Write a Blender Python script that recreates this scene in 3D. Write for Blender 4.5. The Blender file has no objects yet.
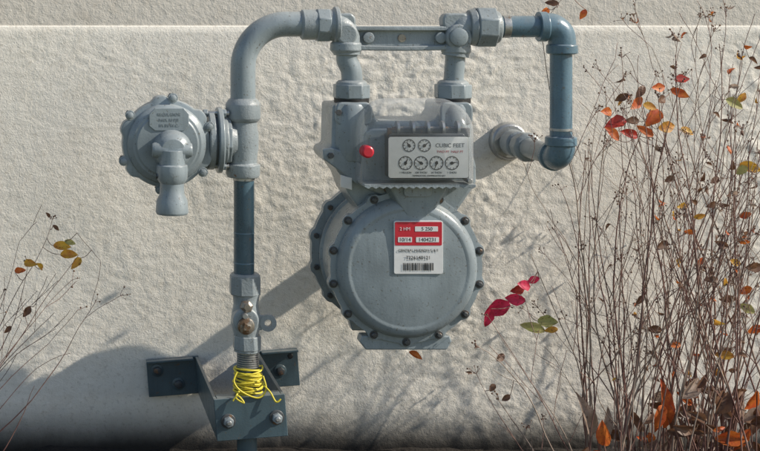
import bpy, bmesh, math, random
from mathutils import Vector, Matrix, noise
random.seed(7)
D=2.4; F=1500.0; VX=37.0; VY=-10.0; CZ=0.76; d0=0.24
def S(d): return (D-d)/F
def W(px,py,d=d0):
    s=S(d); return Vector(((px-VX)*s,-d,CZ-(py-VY)*s))
scene=bpy.context.scene
COL=scene.collection
# ------------------------------------------------ materials
def newmat(name):
    m=bpy.data.materials.new(name); m.use_nodes=True
    nt=m.node_tree; b=nt.nodes['Principled BSDF']; return m,nt,b
def N(nt,t,**kw):
    n=nt.nodes.new(t)
    for k,v in kw.items(): setattr(n,k,v)
    return n
def noise_n(nt,scale,detail=3,rough=.55,vec=None,dist=0):
    n=N(nt,'ShaderNodeTexNoise'); n.inputs['Scale'].default_value=scale
    n.inputs['Detail'].default_value=detail; n.inputs['Roughness'].default_value=rough
    n.inputs['Distortion'].default_value=dist
    if vec is not None: nt.links.new(vec,n.inputs['Vector'])
    return n.outputs['Fac']
def ramp(nt,fac,a,b,ca=(0,0,0,1),cb=(1,1,1,1)):
    r=N(nt,'ShaderNodeValToRGB'); r.color_ramp.elements[0].position=a; r.color_ramp.elements[1].position=b
    r.color_ramp.elements[0].color=ca; r.color_ramp.elements[1].color=cb
    nt.links.new(fac,r.inputs[0]); return r.outputs[0]
def mix(nt,fac,a,b,mode='MIX'):
    m=N(nt,'ShaderNodeMix',data_type='RGBA',blend_type=mode)
    for sock,v in ((m.inputs[0],fac),(m.inputs[6],a),(m.inputs[7],b)):
        if isinstance(v,(int,float)): sock.default_value=v
        elif isinstance(v,tuple): sock.default_value=v if len(v)==4 else (*v,1)
        else: nt.links.new(v,sock)
    return m.outputs[2]
def mathn(nt,op,a,b=None,clamp=False):
    m=N(nt,'ShaderNodeMath',operation=op); m.use_clamp=clamp
    for i,v in enumerate((a,b)):
        if v is None: continue
        if isinstance(v,(int,float)): m.inputs[i].default_value=v
        else: nt.links.new(v,m.inputs[i])
    return m.outputs[0]
def bump(nt,h,strength,dist,prev=None):
    b=N(nt,'ShaderNodeBump'); b.inputs['Strength'].default_value=strength; b.inputs['Distance'].default_value=dist
    nt.links.new(h,b.inputs['Height'])
    if prev is not None: nt.links.new(prev,b.inputs['Normal'])
    return b.outputs[0]
def paint(name,col,rough=.42,rust=.70,dust=.35,peel=.25,metal=0.0,rustcol=(.17,.085,.035)):
    m,nt,b=newmat(name)
    tc=N(nt,'ShaderNodeTexCoord').outputs['Object']
    a=noise_n(nt,14,2,.6,tc)
    c=mix(nt,ramp(nt,a,.3,.7),tuple(x*.80 for x in col),tuple(min(1,x*1.18) for x in col))
    mp=N(nt,'ShaderNodeMapping'); mp.inputs['Scale'].default_value=(160,160,18)
    nt.links.new(tc,mp.inputs[0]); st=noise_n(nt,1,1,.6,mp.outputs[0])
    c=mix(nt,mathn(nt,'MULTIPLY',ramp(nt,st,.5,.75),.3),c,tuple(x*.6 for x in col))
    g=N(nt,'ShaderNodeNewGeometry'); sx=N(nt,'ShaderNodeSeparateXYZ'); nt.links.new(g.outputs['Normal'],sx.inputs[0])
    med=noise_n(nt,60,4,.7,tc)
    up=mathn(nt,'MULTIPLY',mathn(nt,'MAXIMUM',sx.outputs['Z'],0.0),med)
    c=mix(nt,mathn(nt,'MULTIPLY',up,dust*1.3,True),c,(.42,.40,.36))
    sp=ramp(nt,noise_n(nt,230,1,.6,tc),.68,.72)
    c=mix(nt,mathn(nt,'MULTIPLY',sp,.55),c,(.10,.085,.06))
    ru=ramp(nt,med,rust,rust+.05)
    c=mix(nt,mathn(nt,'MULTIPLY',ru,.8),c,rustcol)
    nt.links.new(c,b.inputs['Base Color'])
    nt.links.new(mathn(nt,'ADD',mathn(nt,'MULTIPLY',med,.35),rough-.18),b.inputs['Roughness']); b.inputs['Metallic'].default_value=metal
    nt.links.new(bump(nt,noise_n(nt,300,2,.75,tc),peel,.0009),b.inputs['Normal'])
    return m
M={}
M['grey']=paint('grey_enamel',(.235,.28,.305),.31,.72)
M['cast']=paint('cast_grey_paint',(.255,.295,.315),.38,.66,.4,.65)
M['dark']=paint('dark_blue_pipe_paint',(.06,.11,.145),.30,.67)
M['blue']=paint('blue_pipe_paint',(.105,.18,.235),.30,.65)
M['brk']=paint('bracket_paint',(.07,.11,.13),.34,.66)
M['bolt']=paint('bolt_steel',(.06,.065,.07),.4,.60,.2)
M['zinc']=paint('galvanised_steel',(.42,.43,.43),.4,.63,.2,.3,.7)
M['brass']=paint('weathered_valve_core',(.30,.27,.23),.42,.52,.2,.5,.6)
M['black']=paint('black_rubber',(.015,.015,.016),.6,.9,.2)
def plain(name,col,rough=.5,**kw):
    m,nt,b=newmat(name); tc=N(nt,'ShaderNodeTexCoord').outputs['Object']
    c=mix(nt,noise_n(nt,90,3,.6,tc),tuple(x*.82 for x in col),tuple(min(1,x*1.08) for x in col))
    nt.links.new(c,b.inputs['Base Color']); b.inputs['Roughness'].default_value=rough
    for k,v in kw.items(): b.inputs[k].default_value=v
    return m
M['white']=plain('white_dial_face',(.86,.86,.84),.4)
M['ink']=plain('black_ink',(.02,.02,.022),.5)
M['red']=plain('red_label',(.55,.025,.045),.35)
M['label']=plain('silver_label',(.74,.75,.75),.35)
M['yellow']=plain('yellow_cord',(.72,.60,.05),.5)
def clear():
    m,nt,b=newmat('clear_plastic')
    out=nt.nodes['Material Output']
    tr=N(nt,'ShaderNodeBsdfTransparent'); tr.inputs[0].default_value=(.97,.98,.985,1)
    gl=N(nt,'ShaderNodeBsdfGlossy'); gl.inputs['Roughness'].default_value=.10
    df=N(nt,'ShaderNodeBsdfDiffuse'); df.inputs[0].default_value=(.66,.69,.71,1)
    lw=N(nt,'ShaderNodeLayerWeight'); lw.inputs[0].default_value=.4
    tc=N(nt,'ShaderNodeTexCoord').outputs['Object']
    m1=N(nt,'ShaderNodeMixShader'); nt.links.new(mathn(nt,'ADD',mathn(nt,'MULTIPLY',noise_n(nt,40,2,.6,tc),.08),mathn(nt,'MULTIPLY',lw.outputs['Facing'],.32)),m1.inputs[0])
    nt.links.new(tr.outputs[0],m1.inputs[1]); nt.links.new(df.outputs[0],m1.inputs[2])
    m2=N(nt,'ShaderNodeMixShader'); nt.links.new(mathn(nt,'MULTIPLY',lw.outputs['Fresnel'],.6),m2.inputs[0])
    nt.links.new(m1.outputs[0],m2.inputs[1]); nt.links.new(gl.outputs[0],m2.inputs[2])
    nt.links.new(m2.outputs[0],out.inputs[0]); return m
M['clear']=clear()
def leafmat(name,c1,c2):
    m,nt,b=newmat(name); tc=N(nt,'ShaderNodeTexCoord').outputs['Object']
    c=mix(nt,ramp(nt,noise_n(nt,70,2,.6,tc),.35,.65),c1,c2)
    c=mix(nt,mathn(nt,'MULTIPLY',ramp(nt,noise_n(nt,260,2,.6,tc),.60,.66),.6),c,(.07,.03,.015))
    nt.links.new(c,b.inputs['Base Color']); b.inputs['Roughness'].default_value=.5
    out=nt.nodes['Material Output']
    t=N(nt,'ShaderNodeBsdfTranslucent'); nt.links.new(c,t.inputs[0])
    mx=N(nt,'ShaderNodeMixShader'); mx.inputs[0].default_value=.4
    nt.links.new(b.outputs[0],mx.inputs[1]); nt.links.new(t.outputs[0],mx.inputs[2]); nt.links.new(mx.outputs[0],out.inputs[0])
    return m
LM=[leafmat('leaf_orange',(.68,.20,.04),(.50,.09,.03)),
    leafmat('leaf_red',(.50,.05,.03),(.33,.03,.03)),
    leafmat('leaf_pink',(.72,.04,.12),(.5,.02,.06)),
    leafmat('leaf_yellow',(.70,.44,.06),(.55,.24,.05)),
    leafmat('leaf_green',(.36,.38,.13),(.50,.44,.18)),
    leafmat('leaf_brown',(.13,.065,.04),(.22,.12,.07)),
    leafmat('leaf_pale',(.44,.34,.28),(.32,.23,.17))]
def stemmat(name,c1,c2):
    m,nt,b=newmat(name); tc=N(nt,'ShaderNodeTexCoord').outputs['Object']
    nt.links.new(mix(nt,ramp(nt,noise_n(nt,18,2,.6,tc),.35,.65),c1,c2),b.inputs['Base Color'])
    b.inputs['Roughness'].default_value=.6; return m
M['stem']=stemmat('twig_bark',(.11,.045,.038),(.26,.15,.115))
M['stem2']=stemmat('pale_twig_bark',(.20,.14,.11),(.36,.28,.22))
M['seed']=stemmat('dry_seed',(.09,.05,.035),(.22,.13,.08))
# ------------------------------------------------ mesh helpers
def parent_empty(name,loc):
    e=bpy.data.objects.new(name,None); e.empty_display_size=.05; e.location=loc; COL.objects.link(e); return e
def attach(o,p):
    if p is not None:
        o.parent=p; o.matrix_parent_inverse=Matrix.Translation(p.location).inverted()
def finish(name,bm,mat,parent,bevel=0,seg=2,smooth=True,ang=35):
    bmesh.ops.recalc_face_normals(bm,faces=bm.faces)
    me=bpy.data.meshes.new(name); bm.to_mesh(me); bm.free()
    if smooth:
        me.polygons.foreach_set('use_smooth',[True]*len(me.polygons))
        me.set_sharp_from_angle(angle=math.radians(ang))
    o=bpy.data.objects.new(name,me); COL.objects.link(o)
    for mm in (mat if isinstance(mat,list) else [mat]): me.materials.append(mm)
    if bevel>0:
        b=o.modifiers.new('bevel','BEVEL'); b.width=bevel; b.segments=seg; b.limit_method='ANGLE'; b.angle_limit=math.radians(30)
        b.harden_normals=False
    attach(o,parent); return o
def lathe(name,prof,origin,axis,mat,parent,seg=40,bevel=0,phase=0,radf=None):
    axis=Vector(axis).normalized()
    t=Vector((0,0,1)) if abs(axis.z)<.9 else Vector((1,0,0))
    u=axis.cross(t).normalized(); v=axis.cross(u).normalized()
    bm=bmesh.new(); rings=[]
    for (h,r) in prof:
        ring=[]
        for i in range(seg):
            a=2*math.pi*i/seg+phase
            rr=r if radf is None else r+radf(a,r)
            ring.append(bm.verts.new(origin+axis*h+(u*math.cos(a)+v*math.sin(a))*rr))
        rings.append(ring)
    for k in range(len(rings)-1):
        for i in range(seg):
            j=(i+1)%seg
            bm.faces.new((rings[k][i],rings[k][j],rings[k+1][j],rings[k+1][i]))
    bm.faces.new(rings[0]); bm.faces.new(rings[-1][::-1])
    return finish(name,bm,mat,parent,bevel)
def vl(name,px,prof,mat,par,d=d0,seg=40,bevel=0,phase=0):
    o=W(px,prof[0][0],d); s=S(d)
    return lathe(name,[((py-prof[0][0])*s,r*s) for py,r in prof],o,(0,0,-1),mat,par,seg,bevel,phase)
def hl(name,py,prof,mat,par,d=d0,seg=40,bevel=0,phase=0):
    o=W(prof[0][0],py,d); s=S(d)
    return lathe(name,[((px-prof[0][0])*s,r*s) for px,r in prof],o,(1,0,0),mat,par,seg,bevel,phase)
def dl(name,px,py,dref,prof,mat,par,seg=48,bevel=0,phase=0,radf=None):
    o=W(px,py,dref); o.y=0; s=S(dref)
    return lathe(name,[(d,r*s) for d,r in prof],o,(0,-1,0),mat,par,seg,bevel,phase,radf)
def catmull(pts,n=8):
    P=[pts[0]]+list(pts)+[pts[-1]]; out=[]
    for i in range(1,len(P)-2):
        for k in range(n):
            t=k/n; a,b,c,e=P[i-1],P[i],P[i+1],P[i+2]
            out.append(.5*((2*b)+(c-a)*t+(2*a-5*b+4*c-e)*t*t+(3*b-a-3*c+e)*t**3))
    out.append(P[-2]); return out
def curve(name,lines,mat,parent,res=4,caps=True):
    cu=bpy.data.curves.new(name,'CURVE'); cu.dimensions='3D'; cu.bevel_depth=1.0; cu.bevel_resolution=res; cu.use_fill_caps=caps
    for pts,rad in lines:
        sp=cu.splines.new('POLY'); sp.points.add(len(pts)-1)
        for i,p in enumerate(pts):
            sp.points[i].co=(p[0],p[1],p[2],1); sp.points[i].radius=rad[i] if isinstance(rad,(list,tuple)) else rad
        sp.use_smooth=True
    cu.materials.append(mat); o=bpy.data.objects.new(name,cu); COL.objects.link(o); attach(o,parent); return o
def tube(name,pts,r,mat,parent,n=8):
    return curve(name,[(catmull(pts,n),r)],mat,parent,8)
def extr(name,poly,d1,d2,mat,parent,bevel=.0015,dref=None,seg=3):
    dr=d2 if dref is None else dref
    bm=bmesh.new(); A=[];B=[]
    for px,py in poly:
        p=W(px,py,dr); A.append(bm.verts.new((p.x,-d1,p.z))); B.append(bm.verts.new((p.x,-d2,p.z)))
    n=len(poly)
    bm.faces.new(A); bm.faces.new(B[::-1])
    for i in range(n):
        j=(i+1)%n; bm.faces.new((A[i],A[j],B[j],B[i]))
    return finish(name,bm,mat,parent,bevel,seg)
def rrect(x0,y0,x1,y1,r,n=6,rt=None):
    rt=r if rt is None else rt
    out=[]
    for cx,cy,a0,rr in ((x1-rt,y0+rt,-90,rt),(x1-r,y1-r,0,r),(x0+r,y1-r,90,r),(x0+rt,y0+rt,180,rt)):
        for k in range(n+1):
            a=math.radians(a0+90*k/n); out.append((cx+rr*math.cos(a),cy+rr*math.sin(a)))
    return out
def text(name,s,px,py,d,hpx,mat,parent,align='CENTER'):
    cu=bpy.data.curves.new(name,'FONT'); cu.body=s; cu.size=hpx*S(d)*1.38; cu.align_x=align; cu.align_y='CENTER'; cu.extrude=.0001
    cu.materials.append(mat); o=bpy.data.objects.new(name,cu); COL.objects.link(o)
    o.location=W(px,py,d); o.rotation_euler=(math.pi/2,0,0); attach(o,parent); return o
def hexbolt(name,px,py,dref,da,db,rpx,mat,parent,washer=True):
    if washer: dl(name+'_washer',px,py,dref,[(da,rpx*1.45),(da+.0015,rpx*1.45)],mat,parent,20,.0003)
    return dl(name,px,py,dref,[(da+.001,rpx),(db,rpx),(db+.0008,rpx*.6)],mat,parent,6,.0004,random.random())

# ================================================= stucco wall
def build_wall():
    XS=[-7+.25*i for i in range(26)]; XS+= [-.5+.0028*i for i in range(int(2.25/.0028)+1)]; x=XS[-1]
    XS+=[x+.25*(i+1) for i in range(24)]
    ztop=.704
    ZS=[-.3,-.2,-.1]; n=int((ztop-(-.02))/.0028)
    ZS+=[-.02+.0028*i for i in range(n)]; ZS+=[ztop-.003,ztop-.001]
    verts=[]; nx=len(XS); nf=noise.fractal; nn=noise.noise
    for z in ZS:
        for x in XS:
            pat=max(0,min(1,(nn(Vector((x*2.6+4,z*3.2,7)))*1.1+.36+(x-.55)*.6)))
            w=Vector((nn(Vector((x*16,z*16,4))),nn(Vector((x*16,z*16,8))),0))
            q=Vector((x*46+z*20,z*66-x*14,0))+w*1.1
            h=nf(q,.8,2.1,4)*(.00032+.0008*pat)
            q2=Vector((x*78,z*104,5))+w*1.2
            v=nf(q2,.7,2.0,3)
            h+=max(-.35,min(.18,v))*.0018*(.22+.78*pat)
            c1=nn(Vector((x*30,z*34,11)))
            h+=max(0,c1-.32)*.0065*pat
            h+=nn(Vector((x*6,z*7,9)))*.0022
            edge=max(0,(z-(ztop-.012))/.012)
            verts.append((x,-h*(1-edge*.9)+edge*edge*.0026,z))
    nz=len(ZS)
    faces=[(i*nx+j,i*nx+j+1,(i+1)*nx+j+1,(i+1)*nx+j) for i in range(nz-1) for j in range(nx-1)]
    b0=len(verts); verts+=[(x,.06,ztop-.0005) for x in XS]
    faces+=[((nz-1)*nx+j,(nz-1)*nx+j+1,b0+j+1,b0+j) for j in range(nx-1)]
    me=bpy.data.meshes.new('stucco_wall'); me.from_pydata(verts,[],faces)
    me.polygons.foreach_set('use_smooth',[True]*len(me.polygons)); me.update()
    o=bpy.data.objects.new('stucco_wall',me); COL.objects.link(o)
    m,nt,b=newmat('cream_stucco')
    tc=N(nt,'ShaderNodeTexCoord').outputs['Object']
    c=mix(nt,noise_n(nt,4,3,.6,tc),(.80,.75,.655),(.88,.84,.76))
    c=mix(nt,mathn(nt,'MULTIPLY',ramp(nt,noise_n(nt,24,3,.7,tc),.50,.72),.28),c,(.62,.55,.45))
    c=mix(nt,mathn(nt,'MULTIPLY',ramp(nt,noise_n(nt,150,2,.7,tc),.56,.68),.36),c,(.46,.41,.33))
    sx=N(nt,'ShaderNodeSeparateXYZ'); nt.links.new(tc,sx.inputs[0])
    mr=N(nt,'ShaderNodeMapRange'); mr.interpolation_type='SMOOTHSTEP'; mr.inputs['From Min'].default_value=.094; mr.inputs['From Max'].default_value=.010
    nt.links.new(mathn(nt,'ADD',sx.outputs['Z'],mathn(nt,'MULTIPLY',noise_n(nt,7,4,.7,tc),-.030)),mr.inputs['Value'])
    c=mix(nt,mathn(nt,'MULTIPLY',mr.outputs[0],.98),c,(.018,.015,.013))  # fade to black shading painted into the stucco colour towards the wall foot
    nt.links.new(c,b.inputs['Base Color']); b.inputs['Roughness'].default_value=.92
    b.inputs['Specular IOR Level'].default_value=.2
    nt.links.new(bump(nt,noise_n(nt,230,3,.8,tc),.6,.0018),b.inputs['Normal'])
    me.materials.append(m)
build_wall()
def box(name,a,b_,mat,parent=None,bevel=0):
    bm=bmesh.new(); bmesh.ops.create_cube(bm,size=1)
    a=Vector(a); b_=Vector(b_)
    for v in bm.verts: v.co=Vector(((a.x+b_.x)/2+v.co.x*(b_.x-a.x),(a.y+b_.y)/2+v.co.y*(b_.y-a.y),(a.z+b_.z)/2+v.co.z*(b_.z-a.z)))
    return finish(name,bm,mat,parent,bevel,2,False)
def upper():
    m,nt,b=newmat('smooth_upper_render'); tc=N(nt,'ShaderNodeTexCoord').outputs['Object']
    mp=N(nt,'ShaderNodeMapping'); mp.inputs['Scale'].default_value=(3,3,30); nt.links.new(tc,mp.inputs[0])
    c=mix(nt,noise_n(nt,2,3,.6,mp.outputs[0]),(.62,.575,.50),(.76,.71,.63))
    c=mix(nt,mathn(nt,'MULTIPLY',ramp(nt,noise_n(nt,30,3,.7,tc),.5,.7),.35),c,(.50,.44,.36))
    nt.links.new(c,b.inputs['Base Color']); b.inputs['Roughness'].default_value=.85
    nt.links.new(bump(nt,noise_n(nt,90,4,.7,tc),.6,.003),b.inputs['Normal'])
    p=parent_empty('house_wall',(0,.03,1.5))
    box('render_band',(-7,.0033,.69),(7.5,.0585,3.0),m,p)
    box('wall_core',(-7,.061,-.3),(7.5,.3,3.0),m,p)
upper()
# ================================================= ground
def build_ground():
    ys=[0.06,0.0]+[-.02*i for i in range(1,40)]+[-.9,-1.2,-1.7,-2.5,-4,-7,-12,-20,-40,-80]
    xs=[-60,-30,-15,-8,-4,-2,-1]+[-.6+.02*i for i in range(116)]+[2.2,3,5,9,16,30,60]
    bm=bmesh.new(); R=[]
    for y in ys:
        r=[]
        for x in xs:
            f=math.exp(-abs(y)/.8)
            z=.026*f+noise.fractal(Vector((x*9,y*9,0)),1,2,4)*.008*f+noise.fractal(Vector((x*40,y*40,2)),1,2,2)*.004*f
            r.append(bm.verts.new((x,y,z)))
        R.append(r)
    for i in range(len(R)-1):
        for j in range(len(xs)-1): bm.faces.new((R[i][j],R[i][j+1],R[i+1][j+1],R[i+1][j]))
    m,nt,b=newmat('soil_and_lawn'); tc=N(nt,'ShaderNodeTexCoord').outputs['Object']
    soil=mix(nt,noise_n(nt,60,4,.7,tc),(.010,.008,.006),(.035,.026,.019))
    lawn=mix(nt,noise_n(nt,3,5,.7,tc),(.13,.15,.06),(.26,.22,.13))
    sx=N(nt,'ShaderNodeSeparateXYZ'); nt.links.new(tc,sx.inputs[0])
    mr=N(nt,'ShaderNodeMapRange'); mr.inputs['From Min'].default_value=-.55; mr.inputs['From Max'].default_value=-.8
    nt.links.new(sx.outputs['Y'],mr.inputs['Value'])
    nt.links.new(mix(nt,mr.outputs[0],soil,lawn),b.inputs['Base Color']); b.inputs['Roughness'].default_value=.95
    nt.links.new(bump(nt,noise_n(nt,150,3,.7,tc),.8,.006),b.inputs['Normal'])
    finish('ground',bm,m,None,0)
build_ground()

# ================================================= supply pipe (left riser)
PL=parent_empty('gas_supply_pipe',W(243,200))
arc=[(243,122),(243,96),(243,70)]+[(286-43*math.cos(math.radians(a)),67-43*math.sin(math.radians(a))) for a in range(8,90,8)]+[(290,24),(322,24)]
tube('swept_elbow',[W(x,y) for x,y in arc],12.6*S(d0),M['grey'],PL,5)
hl('elbow_socket',24.5,[(300,12.8),(302,15.2),(318,15.2),(319,14)],M['cast'],PL,bevel=.0008)
vl('elbow_hub',243,[(98,13),(100,15),(104,17.5),(118,17.5),(121,15.5)],M['cast'],PL,bevel=.0008)
vl('tee_body',243,[(119,14),(126,14),(134,15.5),(148,15.5),(157,14),(163,14),(164,17),(174,17),(177,15.5),(177.5,12)],M['cast'],PL,bevel=.0008)
hl('tee_branch',139,[(222,13),(236,14),(243,12)],M['cast'],PL)
vl('riser_pipe',244,[(174,10.2),(280,10.2)],M['dark'],PL)
vl('seal_ring',244,[(177,10.9),(180,10.9)],M['zinc'],PL)
for i,y in enumerate((232,262)): vl('paint_drip_ring_%d'%i,244,[(y,10.3),(y+.7,10.6),(y+1.6,10.3)],M['blue'],PL)
vl('riser_pipe_lower',247,[(345,10),(520,10)],M['brk'],PL)
for i in range(7):
    y=351.5+i*2.2; vl('thread_%d'%i,248,[(y,10),(y+.6,11),(y+1.4,11),(y+2,10)],M['zinc'],PL,seg=32)
# ================================================= shut-off valve
PV=parent_empty('shutoff_valve',W(246,315))
vl('upper_hex',245,[(276,16),(294,16)],M['cast'],PV,seg=8,bevel=.0012,phase=.39)
vl('upper_rim',245,[(273,13),(275,15),(277,15)],M['cast'],PV)
vl('body',246,[(292,14.5),(298,13),(304,12.5),(315,14.5),(324,15),(332,13),(337,12)],M['cast'],PV,bevel=.0008)
vl('lower_hex',247,[(335,14.5),(349,14.5)],M['cast'],PV,seg=8,bevel=.0012,phase=.39)
vl('lower_rim',247,[(348,13),(351,13),(352,10.5)],M['cast'],PV)
dl('core_boss',246,321,.262,[(.24,13),(.262,13),(.264,11.5)],M['cast'],PV,32,.0008)
dl('core_face',246,326,.265,[(.262,8.5),(.268,8.5),(.2695,6.5)],M['brass'],PV,28,.0005)
dl('core_nut',246.5,327,.27,[(.268,5),(.277,4.6)],M['brass'],PV,4,.0006,.5)
dl('core_upper_nut',247,307,.265,[(.25,6.5),(.265,6.5),(.268,3.8),(.271,3.8)],M['brass'],PV,6,.0006,.2)
dl('stem_pin',245,316,.27,[(.262,3),(.275,2.6)],M['zinc'],PV,16,.0003)
def washer(name,px,py,dref,da,db,ro,ri,mat,par):
    s=S(dref);o=W(px,py,dref);bm=bmesh.new();n=28;R=[]
    for (d,r) in ((da,ro),(db,ro),(db,ri),(da,ri)):
        R.append([bm.verts.new((o.x+math.cos(2*math.pi*i/n)*r*s,-d,o.z+math.sin(2*math.pi*i/n)*r*s)) for i in range(n)])
    for k in range(4):
        A=R[k];B=R[(k+1)%4]
        for i in range(n): bm.faces.new((A[i],A[(i+1)%n],B[(i+1)%n],B[i]))
    return finish(name,bm,mat,par,.0004,2)
washer('lock_wing_ring',268,323,.25,.243,.252,8.5,3.6,M['cast'],PV)
extr('lock_wing_arm',[(252,314),(264,315.5),(262,330.5),(252,331)],.2425,.2512,M['cast'],PV,.001)

# ================================================= pressure regulator
PR=parent_empty('gas_pressure_regulator',W(166,143,.27))
dr=.272
def lug(nlug,phase,amt,wid):
    def f(a,r):
        if r<30*S(dr): return 0
        v=0
        for k in range(nlug):
            x=(a-phase-2*math.pi*k/nlug+math.pi)%(2*math.pi)-math.pi
            v=max(v,math.exp(-(x/wid)**4))
        return v*amt*S(dr)
    return f
RX,RY=166,143
dl('case_flange',RX,RY,dr,[(.262,42),(.263,43.5),(.271,44.5),(.2715,43),(.2725,43),(.273,44.5),(.281,43.5),(.282,42)],M['grey'],PR,160,0,0,lug(6,math.radians(38),4.0,.17))
dl('diaphragm_case_front',RX,RY,dr,[(.272,40),(.282,39.8),(.287,38.5),(.291,35),(.2925,34),(.293,31.5),(.295,30),(.296,14),(.2962,2)],M['grey'],PR,72,.0004)
dl('diaphragm_case_back',RX,RY,dr,[(.222,10),(.226,24),(.238,36),(.25,40),(.266,41)],M['grey'],PR,64)
for k in range(6):
    a=math.radians(38+60*k); x=RX-46.0*math.cos(a)*1.0; y=RY-46.0*math.sin(a)
    hexbolt('case_bolt_%d'%k,x,y,dr,.281,.2865,3.4,M['cast'],PR)
    dl('case_nut_%d'%k,x,y,dr,[(.254,4.2),(.263,4.2)],M['bolt'],PR,6,.0004)
extr('cast_plate',[(149,114),(155,108),(184,108),(189,114),(189,126),(184,131),(155,131),(149,126)],.294,.2972,M['grey'],PR,.001)
for j,(yy,tt) in enumerate(((114.5,'REGULATOR'),(120,'MAX 10 PSI'),(125.5,'1/4 IN W.C.'))):
    text('cast_lettering_%d'%j,tt,169,yy,.2974,2.9,M['cast'],PR).data.extrude=.0003
dl('vent_boss',172,150,.30,[(.29,21),(.302,19.5),(.312,17),(.318,12),(.319,4)],M['grey'],PR,40,.0006)
hl('vent_cross_rib',150,[(152,6.5),(155,8),(189,8),(192,6.5)],M['grey'],PR,d=.308,seg=24,bevel=.0006)
vl('vent_tube',172,[(150,12.5),(168,13),(186,12),(194,12.5),(200,15.5),(212,16.5),(214,15.5),(214,12),(202,11)],M['grey'],PR,d=.308,seg=40,bevel=.0004)
vl('vent_screen',172,[(211,12.2),(213,12.2)],M['black'],PR,d=.308)
vl('vent_shoulder',172,[(163,10),(165,15.5),(170,16),(178,15.5),(183,12.5)],M['grey'],PR,d=.308,bevel=.0006)
hl('vent_screw',176,[(156,3),(186,3)],M['bolt'],PR,d=.312,seg=6)
hl('valve_body',140,[(150,14),(160,20),(178,22),(196,17),(206,15),(214,15)],M['cast'],PR,d=.24)
hl('outlet_flange',140,[(207,28),(208,29.5),(213,29.5),(214,28)],M['cast'],PR,d=.245,bevel=.0006)
hl('outlet_flange_ring',140,[(216,31),(217,33),(221,33),(222,31)],M['grey'],PR,d=.243,bevel=.0006)
hl('outlet_hub',140,[(213,25),(226,24),(229,18),(236,15)],M['cast'],PR,d=.243,bevel=.001)
hl('outlet_union_nut',140,[(222,25),(230,25)],M['grey'],PR,seg=8,bevel=.0015,phase=.2)
for s_,yy in enumerate((113,166)):
    hl('flange_bolt_%d'%s_,yy,[(203,4.3),(207.5,4.3)],M['grey'],PR,d=.255,seg=6,bevel=.0005)
    hl('flange_stud_%d'%s_,yy,[(207,2.4),(229,2.4)],M['zinc'],PR,d=.255,seg=12)
    hl('flange_nut_%d'%s_,yy,[(221.5,4.3),(226,4.3)],M['grey'],PR,d=.255,seg=6,bevel=.0005)

# ================================================= meter bar / swivels
PB=parent_empty('meter_hanger_bar',W(400,36))
hl('left_union_nut',25,[(316,17.5),(329,17.5)],M['grey'],PB,seg=8,bevel=.0015,phase=.39)
hl('left_union_collar',25,[(328,15.5),(333,16),(334,18.5),(338,18.5),(339,15)],M['cast'],PB,bevel=.0008)
tube('left_bar_elbow',[W(330,26),W(338,26),W(345,32),W(347,42),W(347,54)],13.5*S(d0),M['cast'],PB)
vl('left_bar_boss',346,[(40,12),(43,15.5),(50,16),(53,13),(55,12)],M['cast'],PB,bevel=.001)
dl('left_plug',346,34,.25,[(.24,10.5),(.258,10.5),(.26,9)],M['cast'],PB,30,.0008)
hl('right_union_nut',27,[(475,21),(494,21)],M['grey'],PB,seg=8,bevel=.0018,phase=.39)
hl('right_union_collar',27,[(468,17),(474,19),(476,17)],M['cast'],PB,bevel=.001)
hl('right_union_sleeve',27,[(493,17.5),(498,16),(500,13)],M['cast'],PB,bevel=.0008)
tube('right_bar_elbow',[W(474,26),W(465,26),W(459,32),W(457,42),W(455,56)],13.5*S(d0),M['cast'],PB)
vl('right_bar_boss',456,[(44,12),(46,14.5),(52,14.5),(55,12)],M['cast'],PB,bevel=.001)
extr('right_elbow_hump',rrect(443,13,470,30,7),.228,.252,M['cast'],PB,.003)
extr('left_elbow_hump',rrect(336,13,356,30,7),.228,.252,M['cast'],PB,.003)
dl('right_plug_boss',459,37,.255,[(.24,13.5),(.257,13),(.259,12)],M['cast'],PB,36,.001)
dl('right_plug',459,37,.262,[(.258,9),(.264,9),(.2655,6.5)],M['grey'],PB,30,.0005)
extr('bar_web',[(352,29),(448,29),(448,46),(352,46)],.238,.244,M['cast'],PB,.0008,dref=d0)
extr('bar_top_rib',[(350,26),(450,26),(450,30.5),(350,30.5)],.230,.252,M['cast'],PB,.0016,dref=d0)
extr('bar_bottom_rib',[(356,43.5),(362,45),(400,46),(440,45),(447,43.5),(450,49),(438,50),(400,50.5),(362,50),(352,49)],.230,.252,M['cast'],PB,.0016,dref=d0)
dl('bar_bushing',440,37.5,.245,[(.24,5.5),(.251,5.5),(.2515,3)],M['cast'],PB,20,.0005)
dl('bar_bushing_2',368,37.5,.245,[(.24,5.5),(.251,5.5),(.2515,3)],M['cast'],PB,20,.0005)
dl('bar_label',402,38,.246,[(.243,4),(.246,4)],M['brass'],PB,20,.0003)
tube('left_swivel',[W(347,52),W(347,60),W(351,70),W(352,80),W(352,90)],10.5*S(d0),M['grey'],PB)
tube('right_swivel',[W(455,52),W(455,62),W(454,74),W(453,90)],9.8*S(d0),M['grey'],PB)
for nm,x in (('left',351.5),('right',453)):
    vl(nm+'_swivel_nut',x,[(84,18.5),(98,18.5)],M['grey'],PB,seg=8,bevel=.0016,phase=.39)
    vl(nm+'_swivel_collar',x,[(80,12.5),(82,15),(84.5,15.5)],M['cast'],PB,bevel=.0006)
    vl(nm+'_gasket',x,[(98,17.2),(102.5,17.2)],M['black'],PB)
    vl(nm+'_thread',x,[(97,15),(105,15)],M['zinc'],PB)

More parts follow.
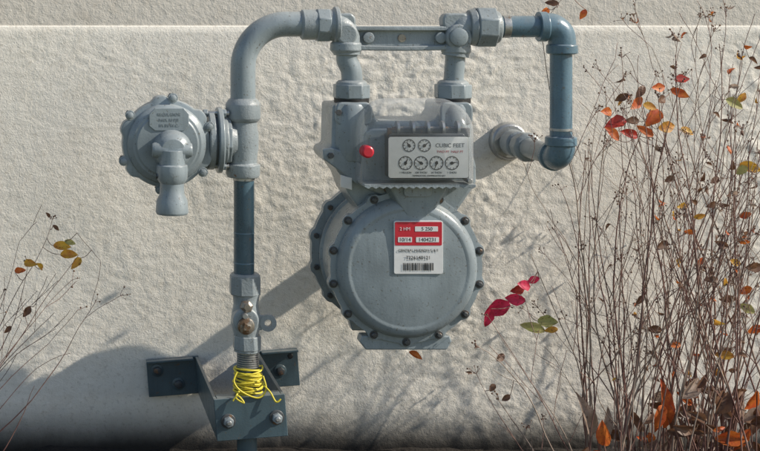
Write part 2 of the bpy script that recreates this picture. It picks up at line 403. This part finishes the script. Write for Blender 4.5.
# ================================================= outlet pipe (right)
PO=parent_empty('gas_outlet_pipe',W(555,100))
hl('nipple',26.5,[(497,10.8),(550,10.8)],M['blue'],PO)
hl('nipple_tape',26.5,[(502,11.3),(506,11.4),(509,11.2)],M['zinc'],PO)
tube('top_elbow',[W(544,26.5),W(553,27),W(560,33),W(562,42),W(562,52)],13.4*S(d0),M['blue'],PO)
hl('top_elbow_rim',26.5,[(538,15),(546,15),(547,13.4)],M['blue'],PO,bevel=.0008)
vl('top_elbow_rim_v',562,[(44,13.4),(45,15.2),(53,15.2),(54,13)],M['blue'],PO,bevel=.0008)
vl('drop_pipe',561,[(50,10.8),(142,10.8)],M['blue'],PO)
vl('drop_ring',561.3,[(128,11.4),(130.5,11.4)],M['zinc'],PO)
vl('low_elbow_rim',561,[(136,13),(137,15.2),(145,15.2),(146,13.4)],M['blue'],PO,bevel=.0008)
pe=W(560,157)
sE=13.4*S(d0)
pts=[W(561,140),W(561,148),pe+Vector((0,.004,0.002)),pe+Vector((0,.016,-.001)),pe+Vector((0,.03,-.001))]
pts[2].z=pe.z+.004
tube('low_elbow',pts,sE,M['blue'],PO)
lathe('low_elbow_rim_w',[(0,13.4*S(d0)),(.001,15.2*S(d0)),(.011,15.2*S(d0)),(.012,13*S(d0))],pe+Vector((0,.022,-.001)),(0,1,0),M['blue'],PO,40,.0008)
lathe('wall_pipe',[(0,10.5*S(d0)),(d0-.03,10.5*S(d0))],pe+Vector((0,.028,-.001)),(0,1,0),M['cast'],PO,40)
lathe('wall_union',[(0,.018),(.004,.023),(.02,.023),(.023,.019),(.04,.019)],pe+Vector((0,.135,-.001)),(0,1,0),M['cast'],PO,10,.0012)
lathe('wall_coupling',[(0,.0175),(.003,.021),(.035,.021),(.038,.0175)],pe+Vector((0,.18,-.001)),(0,1,0),M['cast'],PO,40,.0008)
lathe('wall_sleeve',[(0,.026),(.003,.029),(.014,.031)],pe+Vector((0,.226,-.001)),(0,1,0),M['zinc'],PO,36,.0008)

# ================================================= gas meter
PM=parent_empty('gas_meter',W(405,240,.22))
CX,CY=406,267; dm=.27
def lugm(n,ph,amt,wid):
    def f(a,r):
        if r<74*S(dm): return 0
        v=0
        for k in range(n):
            x=(a-ph-2*math.pi*k/n+math.pi)%(2*math.pi)-math.pi
            v=max(v,math.exp(-(x/wid)**4))
        return v*amt*S(dm)
    return f
nb=14; ph=math.radians(13)
dl('front_flange',CX,CY,dm,[(.258,74.5),(.2585,76),(.2645,76),(.265,75),(.2655,75),(.266,76),(.272,76),(.2725,74.5)],M['grey'],PM,220,0,0,lugm(nb,ph,3.5,.075))
dl('front_cover',CX,CY,dm,[(.268,71),(.2735,70.5),(.276,69.8),(.283,67.5),(.2865,65),(.288,61),(.2885,59.5),(.2877,58),(.288,56.5),(.2905,40),(.2918,20),(.292,3)],M['grey'],PM,110,0)
dl('measuring_body',CX,CY,dm,[(.128,70),(.262,70)],M['grey'],PM,96)
dl('rear_flange',CX,CY,dm,[(.126,76.5),(.127,78),(.133,78),(.1335,77),(.134,77),(.1345,78),(.142,78),(.143,76.5)],M['grey'],PM,220,0,0,lugm(nb,ph,3.0,.075))
dl('body_rib',CX,CY,dm,[(.160,70),(.163,72.5),(.166,72.5),(.169,70)],M['grey'],PM,96)
dl('body_rib_2',CX,CY,dm,[(.236,70),(.239,72),(.242,72),(.245,70)],M['grey'],PM,96)
dl('rear_cover',CX,CY,dm,[(.098,30),(.100,60),(.108,70),(.128,73)],M['grey'],PM,96)
for k in range(nb):
    a=ph+2*math.pi*k/nb; x=CX-74.8*math.cos(a); y=CY-74.8*math.sin(a)
    dl('flange_bolt_washer_%d'%k,x,y,dm,[(.2715,4.2),(.2735,4.2)],M['bolt'],PM,18,.0003)
    dl('flange_bolt_%d'%k,x,y,dm,[(.273,2.9),(.277,2.8),(.278,1.9)],M['bolt'],PM,6,.0003,random.random())
    dl('rear_bolt_%d'%k,x,y,dm,[(.142,3.2),(.1475,3.0)],M['bolt'],PM,6,.0003,random.random())
extr('foot',[(362,336),(450,336),(452,342),(447,350),(366,350),(360,342)],.245,.269,M['grey'],PM,.0018)
extr('rear_foot',[(366,336),(448,336),(446,350),(370,350)],.13,.15,M['grey'],PM,.0018,dref=dm)
up=[(331,104),(370,104),(372,112),(376,120),(432,120),(437,112),(438,102),(468,102),(470,150),(474,165),(474,182),(462,200),(452,214),(430,228),(380,228),(358,208),(346,192),(340,176),(333,166),(323,158),(322,150),(330,147)]
extr('upper_casting',up,.17,.258,M['grey'],PM,.005,dref=d0+.005,seg=4)
extr('upper_casting_flange',[(322,149),(330,147),(340,150),(392,184),(392,194),(384,196),(356,184),(338,170),(323,159)],.25,.266,M['grey'],PM,.002,dref=.26)
for nm,x0,x1 in (('left',332.5,369),('right',436,468.5)):
    extr(nm+'_port',rrect(x0,101,x1,124,7),.212,.266,M['grey'],PM,.0025,dref=.243)
vl('left_port_column',350,[(103,16),(108,18),(150,18.5),(160,15)],M['grey'],PM,d=.246,bevel=.001)
vl('right_port_column',453,[(103,15),(108,16.5),(150,17),(160,15)],M['grey'],PM,d=.246,bevel=.001)
dl('casting_screw_left',338,112,.262,[(.255,3.2),(.269,3.2)],M['bolt'],PM,6,.0003)
dl('casting_bolt_a',330,155,.262,[(.26,3.2),(.2705,3.2)],M['bolt'],PM,6,.0003)
dl('casting_bolt_b',386,189,.262,[(.26,3.2),(.2705,3.2)],M['bolt'],PM,6,.0003)
extr('casting_tag',[(341,175),(352,178),(352,190),(341,187)],.262,.2668,M['label'],PM,.0004)
def loft(name,secs,mat,par,bevel=.001):
    bm=bmesh.new(); R=[]
    for poly,d,dref in secs:
        r=[]
        for px,py in poly:
            p=W(px,py,dref); r.append(bm.verts.new((p.x,-d,p.z)))
        R.append(r)
    n=len(R[0])
    for k in range(len(R)-1):
        for i in range(n):
            j=(i+1)%n; bm.faces.new((R[k][i],R[k][j],R[k+1][j],R[k+1][i]))
    bm.faces.new(R[0]); bm.faces.new(R[-1][::-1])
    return finish(name,bm,mat,par,bevel,3,ang=40)
loft('index_gusset',[([(380,184),(455,184),(446,206),(432,222),(402,222),(390,206)],.255,.27),([(389,186),(447,186),(437,204),(426,218),(408,218),(399,204)],.2885,.2885)],M['grey'],PM,.002)
extr('gusset_tab',rrect(404,186,432,197,4),.285,.2925,M['cast'],PM,.0012)
extr('index_base',rrect(364,130,473,186,6,rt=14),.25,.268,M['grey'],PM,.002,dref=.285)
extr('index_mechanism',rrect(390,134,466,179,3),.268,.296,M['bolt'],PM,.001,dref=.30)
for i in range(5):
    hl('index_gear_%d'%i,128,[(396+i*15,7.5),(398.5+i*15,7.5)],M['zinc'],PM,d=.285,seg=24)
hl('index_shaft',128,[(392,1.6),(462,1.6)],M['brass'],PM,d=.285,seg=12)
extr('index_bracket',[(388,128),(470,128),(470,137),(388,137)],.282,.290,M['bolt'],PM,.0006,dref=.29)
extr('dial_plate',rrect(388.5,137,468.5,178,2.5),.3045,.3065,M['white'],PM,.0003)
dd=.3067
def dial(k,x,y,r,ang):
    washer('dial_ring_%d'%k,x,y,dd,dd,dd+.0003,r,r-.75,M['ink'],PM)
    s=S(dd); p=W(x,y,dd); bm=bmesh.new()
    for j in range(10):
        a=2*math.pi*j/10; c,sn=math.cos(a),math.sin(a)
        bm.faces.new([bm.verts.new((p.x+(rr*c-w*sn)*s,-dd-.0002,p.z+(rr*sn+w*c)*s)) for rr,w in ((r-2.2,-.3),(r-2.2,.3),(r-.6,.3),(r-.6,-.3))])
    c,sn=math.cos(ang),math.sin(ang)
    bm.faces.new([bm.verts.new((p.x+(u*c-w*sn)*s,-dd-.0008,p.z+(u*sn+w*c)*s)) for u,w in ((-2,-1.1),(-2,1.1),(r-2,.25),(r-2,-.25))])
    finish('dial_marks_%d'%k,bm,M['ink'],PM,0,1,False)
    dl('dial_hub_%d'%k,x,y,dd,[(dd,1.6),(dd+.001,1.5)],M['ink'],PM,14)
for k,(x,y,r,a) in enumerate(((409,145.5,6.4,2.2),(424.5,145.5,6.4,.7),(405.5,163,7,1.1),(421,163,7,2.6),(436.5,163,7,4.4),(452,163,7,.2))): dial(k,x,y,r,a)
text('index_text_1','CUBIC FEET',450,145.5,dd,4.0,M['ink'],PM)
text('index_text_2','TWO FT  HALF FT',450,151.8,dd,2.4,M['red'],PM)
for i,t in enumerate(('1 MILLION','100 THOU','10 THOU','1 THOU')): text('dial_text_%d'%i,t,405.5+15.5*i,172.6,dd,1.9,M['ink'],PM)
text('index_text_3','TEMPERATURE COMPENSATED 60 F',429,175.8,dd,1.5,M['ink'],PM)
def cov(x0,y0,x1,y1,r,rt): return rrect(x0,y0,x1,y1,r,8,rt)
loft('index_cover',[(cov(360,100,477,187,5,32),.262,.30),(cov(360.5,101,476.5,187,5,32),.285,.30),(cov(362,104,475,186.5,5,30),.297,.305),(cov(366,112,473,186,5,24),.306,.31),(cov(372,122,470,185,5,16),.3125,.3145),(cov(380,131,469,184.5,5,8),.3150,.315)],M['clear'],PM,0)
extr('cover_lip',[(364,184),(475,184)]+[(475-i*3.7,188.5 if i%2 else 186.5) for i in range(31)],.266,.3145,M['cast'],PM,.0003,dref=.31)
dl('seal_plug',368,152,.318,[(.30,6.2),(.3175,6.2),(.3192,4.6)],M['red'],PM,28,.0006)
dl('cover_screw',470,181,.316,[(.29,2.4),(.3175,2.4)],M['zinc'],PM,16,.0003)
dn=.2935
extr('nameplate',rrect(394,221,443,274,2),.2885,dn,M['label'],PM,.0003)
extr('nameplate_red_band',rrect(395,222,442,245.5,1.2),dn-.0003,dn+.0004,M['red'],PM,.0001)
extr('nameplate_window',rrect(415,226.5,438,231.5,.6),dn,dn+.0008,M['label'],PM,.0001)
extr('nameplate_window_2',rrect(398,237.2,412,242.3,.6),dn,dn+.0008,M['label'],PM,.0001)
extr('nameplate_window_3',rrect(416,237.2,439,242.3,.6),dn,dn+.0008,M['label'],PM,.0001)
dt=dn+.0009
text('plate_t1','2 HM',405,229,dt,3.4,M['label'],PM); text('plate_t2','5 250',427,229,dt,3.6,M['ink'],PM)
text('plate_t3','10/14',405,239.8,dt,3.8,M['ink'],PM); text('plate_t4','1404231',427.5,239.8,dt,3.8,M['ink'],PM)
text('plate_t5','CENTRAL HUDSON G & E',418.3,250.5,dt,2.5,M['ink'],PM); text('plate_t6','7226140121',418.3,257.8,dt,3.6,M['ink'],PM)
bm=bmesh.new(); x=403.0
while x<434:
    w=random.choice((.5,.8,1.2)); a=W(x,263,dt);b=W(x+w,270.5,dt)
    vs=[bm.verts.new(v) for v in ((a.x,-dt,a.z),(b.x,-dt,a.z),(b.x,-dt,b.z),(a.x,-dt,b.z))]; bm.faces.new(vs); x+=w+random.choice((.5,.8))
finish('barcode',bm,M['ink'],PM,0,1,False)

# ================================================= mounting bracket
PK=parent_empty('pipe_mounting_bracket',W(250,418,.26))
pk=[]
db=.262
s=S(db)
xl=W(215,400,db).x; xr=W(286,400,db).x; zt=W(0,396,db).z; zb=W(0,438,db).z
t=.0045
pk.append(box('front_plate',(xl,-db-t,zb),(xr,-db,zt),M['brk'],PK,.0008))
pk.append(box('left_arm',(xl,-db+.0005,zb+.001),(xl+t,-.012,zt-.001),M['brk'],PK,.0008))
pk.append(box('right_arm',(xr-t,-db+.0005,zb+.001),(xr,-.012,zt-.001),M['brk'],PK,.0008))
pk.append(box('left_wall_flange',(xl-.078,-.012,zb),(xl+t+.001,-.0075,zt),M['brk'],PK,.0008))
pk.append(box('right_wall_flange',(xr-t-.001,-.012,zb),(xr+.062,-.0075,zt),M['brk'],PK,.0008))
pk.append(box('left_flange_lip',(xl-.078,-.024,zt-.004),(xl-.004,-.0122,zt-.0005),M['brk'],PK,.0008))
pk.append(box('right_flange_lip',(xr+.004,-.024,zt-.004),(xr+.062,-.0122,zt-.0005),M['brk'],PK,.0008))
pk.append(box('front_lip',(xl+.005,-db+.0003,zt-.005),(xr-.005,-db+.022,zt-.0006),M['brk'],PK,.0008))
def bb(name,x,z,y0,y1,r,mat,seg=6): 
    pk.append(lathe(name,[(y0,r),(y1,r),(y1+.0008,r*.7)],Vector((x,0,z)),(0,-1,0),mat,PK,seg,.0005,.3))
zm=(zt+zb)/2
for i,(x,z) in enumerate(((xl-.062,zm+.012),(xl-.03,zm-.012))):
    bb('wall_bolt_washer_%d'%i,x,z,.012,.0135,.0100,M['brk'],24); bb('wall_bolt_%d'%i,x,z,.0135,.0195,.0068,M['bolt'])
bb('wall_bolt_r_washer',xr+.032,zm-.004,.012,.0135,.0100,M['brk'],24); bb('wall_bolt_r',xr+.032,zm-.004,.0135,.0195,.0068,M['bolt'])
bb('wall_hole_r',xr+.05,zm+.018,.0119,.0123,.0045,M['black'],20)
for i,x in enumerate((xl+.018,xr-.014)):
    bb('ubolt_washer_%d'%i,x,zm-.002,db+t,db+t+.0016,.0105,M['bolt'],24); bb('ubolt_nut_%d'%i,x,zm-.002,db+t+.0016,db+t+.009,.0075,M['cast']); bb('ubolt_end_%d'%i,x,zm-.002,db+t+.009,db+t+.0125,.0038,M['zinc'],16)
piv=Vector(((xl+xr)/2,0,zm)); RM=Matrix.Translation(piv)@Matrix.Rotation(math.radians(-4.5),4,'Y')@Matrix.Translation(-piv)
for o in pk: o.data.transform(RM)
c=W(247,420,d0); ub=[]
for a in range(0,181,12):
    a=math.radians(a); ub.append(Vector((c.x+.0195*math.cos(a),-d0+.004+.0195*math.sin(a),c.z)))
curve('u_bolt',[([Vector((c.x+.0195,-db,c.z))]+ub+[Vector((c.x-.0195,-db,c.z))],.003)],M['zinc'],PK,4)
# ================================================= yellow cord
lines=[]; sc=S(d0)
def coil(y0,y1,turns,r0,ph,wob):
    pts=[]
    for i in range(int(turns*20)+1):
        u=i/(turns*20); a=ph+u*turns*2*math.pi
        rr=(r0+random.uniform(-.25,.25)+wob*math.sin(u*9+ph))*sc
        y=y0+(y1-y0)*u+1.6*math.sin(a+ph)
        c=W(248,y); pts.append(Vector((c.x+rr*math.cos(a),c.y+rr*math.sin(a),c.z)))
    return pts
lines.append((coil(366,398,8.3,12.2,0,.5),.0014)); lines.append((coil(370,396,6.2,13.4,2,.9),.0014)); lines.append((coil(396,368,3.4,14.3,4,.8),.0014))
lines.append((catmull([W(237,372,.262),W(234,382,.266),W(242,392,.268),W(258,398,.268),W(266,390,.266),W(263,376,.262)]),.0013))
lines.append((catmull([W(240,390,.262),W(236,398,.272),W(244,403,.276),W(238,396,.272),W(233,401,.272)]),.0013))
lines.append((catmull([W(262,384,.262),W(270,392,.27),W(276,402,.275),W(281,399,.275)]),.0013))
cd=parent_empty('yellow_cord',W(248,382)); curve('cord_wraps',lines,M['yellow'],cd,3)

# ================================================= vegetation
def grow(lines,ends,start,target,r0,br,level=0,wig=.12):
    L=(target-start).length; n=max(5,int(L/.014)); step=L/n
    p=start.copy(); d=(target-start).normalized()
    if level==0: d=(d+Vector((random.uniform(-.35,.35),random.uniform(-.1,.1),.5))).normalized()
    pts=[p.copy()]; rad=[r0]
    for i in range(n):
        u=(i+1)/n
        to=(target-p); 
        if to.length>1e-4: to.normalize()
        d=(d*.86+to*.10*(1+u)+Vector([random.gauss(0,wig*.36) for _ in range(3)])).normalized()
        p=p+d*step; p.y=min(p.y,-.008); pts.append(p.copy()); rad.append(max(.0004,r0*(1-.70*u)))
        if level<2 and u>.2 and random.random()<br*step/.014:
            dd_=(d+Vector((random.uniform(-.9,.9),random.uniform(-.5,.5),random.uniform(-.1,.6)))).normalized()
            ln=random.uniform(.2,.5)*L*(1-.5*u) if level==0 else random.uniform(.02,.06)
            tgt=p+dd_*ln; tgt.y=min(tgt.y,-.015)
            grow(lines,ends,p.copy(),tgt,rad[-1]*.65,br*1.35,level+1,.2)
    lines.append((pts,rad)); ends.append((p.copy(),d.copy(),level))
def add_leaf(bm,pos,dirv,nrm,L,Wd,mi,curl=.3,fold=.25):
    dirv=dirv.normalized(); side=dirv.cross(nrm).normalized(); up=side.cross(dirv)
    n=7; rows=[]; bend=random.uniform(-.15,.15)
    for i in range(n+1):
        u=i/n; w=Wd*.5*(math.sin(math.pi*min(1,u*.93+.04))**.8)*(1.12-.45*u)*(1+random.uniform(-.1,.1))
        if i==n: w=Wd*.01
        ce=pos+dirv*(L*u)+up*(-curl*L*u*u)+side*(bend*L*u*u)
        rows.append([bm.verts.new(ce+side*w*k+up*(abs(k)*w*fold*2+random.uniform(-1,1)*L*.015)) for k in (-1,-.5,0,.5,1)])
    for i in range(n):
        for k in range(4):
            f=bm.faces.new((rows[i][k],rows[i][k+1],rows[i+1][k+1],rows[i+1][k])); f.material_index=mi; f.smooth=True
def rv(): return Vector([random.gauss(0,1) for _ in range(3)])
def leafobj(name,bm,parent):
    me=bpy.data.meshes.new(name); bm.to_mesh(me); bm.free()
    for m in LM: me.materials.append(m)
    o=bpy.data.objects.new(name,me); COL.objects.link(o); attach(o,parent); return o
def seeds(name,ends,parent,prob,n=(4,9),lines=None):
    bm=bmesh.new()
    for p,d,l in ends:
        if random.random()>prob: continue
        for k in range(random.randint(*n)):
            q=p+(d+rv()*.6).normalized()*random.uniform(.003,.016); q.y=min(q.y,-.006)
            if lines is not None: lines.append(([p,(p+q)/2+rv()*.0006,q],.0003))
            bmesh.ops.create_icosphere(bm,subdivisions=1,radius=random.uniform(.0008,.0017),matrix=Matrix.Translation(q))
    return finish(name,bm,M['seed'],parent,0)
random.seed(21)
SR=parent_empty('berry_shrub',Vector((.95,-.2,.03)))
lines=[];ends=[]
def root(px,d): p=W(px,440,d); p.z=.02; return p
specs=[]
for i in range(38):
    d=random.uniform(.06,.34); rx=random.uniform(575,770)
    a=random.uniform(-.55,.55); ty=random.choice((75,100,130,160,200,240,270,300,330))+random.uniform(-25,25)
    tx=rx+(440-ty)*a*.6+random.uniform(-15,30); specs.append((rx,d,max(540 if ty>200 else 585,tx),ty))
for i in range(24):
    specs.append((random.uniform(620,780),random.uniform(.1,.3),random.uniform(625,790),random.uniform(30,150)))
specs+=[(600,.2,548,8),(640,.22,617,85),(610,.18,596,100),(660,.25,742,60),(690,.25,756,90),(650,.2,690,75),(625,.2,640,95),(640,.15,655,120),
        (700,.3,735,200),(590,.28,492,318),(600,.3,500,335),(585,.3,470,350),(655,.15,720,50),(720,.2,760,190),(600,.2,555,190),(575,.25,478,372),(580,.2,530,250),(560,.25,500,400),
        (750,.2,640,180),(740,.25,665,230),(600,.25,720,210),(590,.15,690,300)]
for rx,d,tx,ty in specs:
    p=W(tx,ty,d+random.uniform(-.04,.04)); grow(lines,ends,root(rx+random.uniform(-10,10),d),p,random.uniform(.0010,.0019),.095)
seeds('seedheads',ends,SR,.36,(3,8),lines)
random.shuffle(lines); h=int(len(lines)*.68)
curve('stems',lines[:h],M['stem'],SR,1); curve('pale_stems',lines[h:],M['stem2'],SR,1)
bm=bmesh.new()
LF=[(617,121,1,19,1),(611,134,0,16,1),(636,104,0,17,0),(641,91,5,14,0),(654,118,0,18,0),(645,131,0,15,0),(668,127,3,16,2),(682,79,1,13,2),(680,93,0,15,2),(629,134,1,17,0),(660,100,5,14,0),(658,88,0,13,0),(688,131,3,12,2),(622,98,5,12,0),(606,112,0,13,1),(633,120,5,12,0),(650,106,3,11,2),
 (735,103,4,15,2),(742,98,3,11,0),(751,166,3,17,2),(741,170,4,11,0),(682,206,3,11,0),(700,216,3,10,2),(712,205,5,9,0),(660,245,5,11,0),(690,232,0,9,1),(715,180,5,9,0),(728,150,0,9,1),(670,180,5,9,0),(745,215,0,10,2),
 (497,308,2,22,0),(488,318,2,16,1),(515,300,2,16,0),(524,285,2,14,1),(518,290,1,11,0),(533,280,2,11,0),(533,327,4,19,0),(548,322,4,16,2),(552,330,3,10,0),
 (500,358,5,10,1),(492,388,5,8,1),(506,398,5,8,0),(700,262,0,11,1),(712,280,5,12,0),(728,300,5,13,1),(745,290,0,11,0),(735,262,3,10,1),(754,268,5,14,0),(722,245,5,11,1),
 (725,355,3,15,2),(718,372,3,12,1),(690,385,5,14,0),(747,308,4,13,1),(755,330,0,12,0),(640,300,5,10,1),(655,330,5,12,0),(600,300,5,8,1),(675,345,0,10,0),(552,3,5,11,0),(545,12,0,9,1),(583,14,0,9,1),(548,18,5,8,1)]
tl=[]
for x,y,mi,L,dirx in LF:
    d=random.uniform(.17,.27); p=W(x,y,d)
    dv=Vector(({0:-.7,1:-.3,2:.9}[dirx]+random.uniform(-.3,.3),random.uniform(-.4,.2),random.uniform(-.6,.35)))
    nr=Vector((random.uniform(-.5,.6),-1,random.uniform(-.1,.7)))
    L_=L*S(d)*1.22
    add_leaf(bm,p-dv.normalized()*L_*.5,dv,nr,L_,L_*random.uniform(.52,.72),mi,random.uniform(-.2,.4),random.uniform(.1,.35))
    base=p-dv.normalized()*L_*.5; best=None;bd=9
    for pts,_ in lines:
        for q in pts[::2]:
            dx=(q-base).length
            if dx<bd: bd=dx;best=q
    tl.append((catmull([base,(base+best)/2+Vector((0,0,-.003)),best],4),.0005))
for k in range(190):
    pts,_=random.choice(lines); q=random.choice(pts)
    if q.x<.86 and q.z>.22: continue
    L_=random.uniform(.006,.015); add_leaf(bm,q,rv(),rv(),L_,L_*.6,random.choice((5,5,5,0,3,6,0)),.5,.4)
leafobj('leaves',bm,SR); curve('leaf_stalks',tl,M['stem'],SR,1)
random.seed(5)
FD=parent_empty('dried_leaf_plant',W(680,420,.2))
bm=bmesh.new(); st=[]
for k in range(90):
    d=random.uniform(.12,.33); x=random.uniform(585,775); y=random.uniform(388,455) if x>660 else random.uniform(415,455)
    if x<630 and random.random()<.6: continue
    p=W(x,y,d); L_=random.uniform(.015,.042)
    dv=Vector((random.uniform(-1,1),random.uniform(-.3,.3),random.uniform(-.7,1))); nr=Vector((random.uniform(-.8,.8),-1,random.uniform(-.4,.6)))
    mi=random.choice((5,5,5,6,5,5,6,0)); add_leaf(bm,p,dv,nr,L_,L_*random.uniform(.4,.65),mi,random.uniform(-.8,1.0),random.uniform(.3,.8))
    g=p.copy(); g.z=.02; g.x+=random.uniform(-.03,.03); st.append((catmull([p,(p+g)/2+rv()*.004,g],4),.0009))
for x,y,L,mi,dx in ((590,436,.065,6,-.15),(600,440,.05,6,.35),(663,428,.070,0,.05),(672,434,.04,5,-.2),(742,420,.05,6,.9),(745,435,.05,5,.7),(640,432,.04,5,-.5)):
    p=W(x,y,.22); add_leaf(bm,p,Vector((dx,-.1,1)),Vector((.3,-1,.2)),L,L*.36,mi,.2,.5)
    g=p.copy(); g.z=.02; st.append(([p,g],.0011))
leafobj('dried_leaves',bm,FD); curve('dried_stalks',st,M['stem'],FD,1)
random.seed(12)
SL=parent_empty('twiggy_shrub',Vector((-.12,-.15,.03)))
lines=[];ends=[]
for rx,d,tx,ty in ((-60,.15,48,215),(-80,.2,80,252),(-40,.12,28,262),(-50,.2,95,300),(-90,.15,60,330),(-40,.2,88,358),(-70,.1,20,240),(-30,.2,40,388),(-60,.12,5,290),(-90,.22,75,280),(-50,.15,60,310),(-60,.2,55,345)):
    p=W(tx,ty,d); grow(lines,ends,root(rx,d),p,random.uniform(.0009,.0014),.09)
seeds('seedheads_small',ends,SL,.25,(2,5),lines)
curve('stems_left',lines,M['stem'],SL,1)
bm=bmesh.new(); tl=[]
for x,y,mi,L in ((30,263,3,13),(40,267,3,10),(62,246,3,15),(69,254,3,15),(76,263,3,13),(70,243,4,10),(27,312,5,11),(20,270,0,10),(8,330,5,8),(48,215,5,6),(56,228,5,7)):
    p=W(x,y,.17); dv=Vector((random.uniform(-.4,1),-.2,random.uniform(-.7,.4))); L_=L*S(.17)*1.15
    base=p-dv.normalized()*L_*.5
    add_leaf(bm,base,dv,Vector((.3,-1,.4)),L_,L_*.6,mi,.2,.3)
    best=min((q for pts,_ in lines for q in pts),key=lambda q:(q-base).length)
    tl.append((catmull([base,(base+best)/2+Vector((0,0,-.003)),best],4),.0005))
leafobj('leaves_left',bm,SL); curve('leaf_stalks_left',tl,M['stem'],SL,1)
random.seed(3)
bm=bmesh.new()
for k in range(420):
    x=random.uniform(-.5,1.7); y=-random.uniform(.06,.7); z=.033
    L_=random.uniform(.015,.035); add_leaf(bm,Vector((x,y,z*math.exp(y/.8)+.003)),Vector((random.gauss(0,1),random.gauss(0,1),random.uniform(-.05,.1))),Vector((random.gauss(0,.3),random.gauss(0,.3),1)),L_,L_*.5,5,.2,.2)
leafobj('fallen_leaves',bm,None)
bm=bmesh.new(); add_leaf(bm,W(409,352,.255),Vector((.9,0,-.35)),Vector((0,-1,.5)),.022,.010,0,.1,.3)
o=leafobj('meter_leaf',bm,PM)

# ================================================= light, sky, camera
k=4.5; v=Vector((.82*k,-1,.574*k)).normalized()
sun=bpy.data.lights.new('sun','SUN'); sun.energy=5.0; sun.angle=math.radians(.5); sun.color=(1,.925,.81)
so=bpy.data.objects.new('sun',sun); COL.objects.link(so); so.rotation_euler=v.to_track_quat('Z','Y').to_euler(); so.location=(3,-2,3)
w=bpy.data.worlds.new('World'); scene.world=w; w.use_nodes=True; nt=w.node_tree
bg=nt.nodes['Background']; sk=nt.nodes.new('ShaderNodeTexSky'); sk.sky_type='NISHITA'; sk.sun_disc=False
sk.sun_elevation=math.asin(v.z); sk.sun_rotation=math.atan2(v.x,v.y)
nt.links.new(sk.outputs[0],bg.inputs[0]); bg.inputs[1].default_value=.135
cam=bpy.data.cameras.new('camera'); co=bpy.data.objects.new('camera',cam); COL.objects.link(co)
co.location=(0,-D,CZ); co.rotation_euler=(math.pi/2,0,0)
cam.sensor_width=36; cam.lens=36*F/760; cam.shift_x=(380-VX)/760; cam.shift_y=-(225.5-VY)/760
cam.clip_start=.05; cam.clip_end=500
scene.camera=co
scene.view_settings.view_transform='Standard'; scene.view_settings.look='None'; scene.view_settings.exposure=0
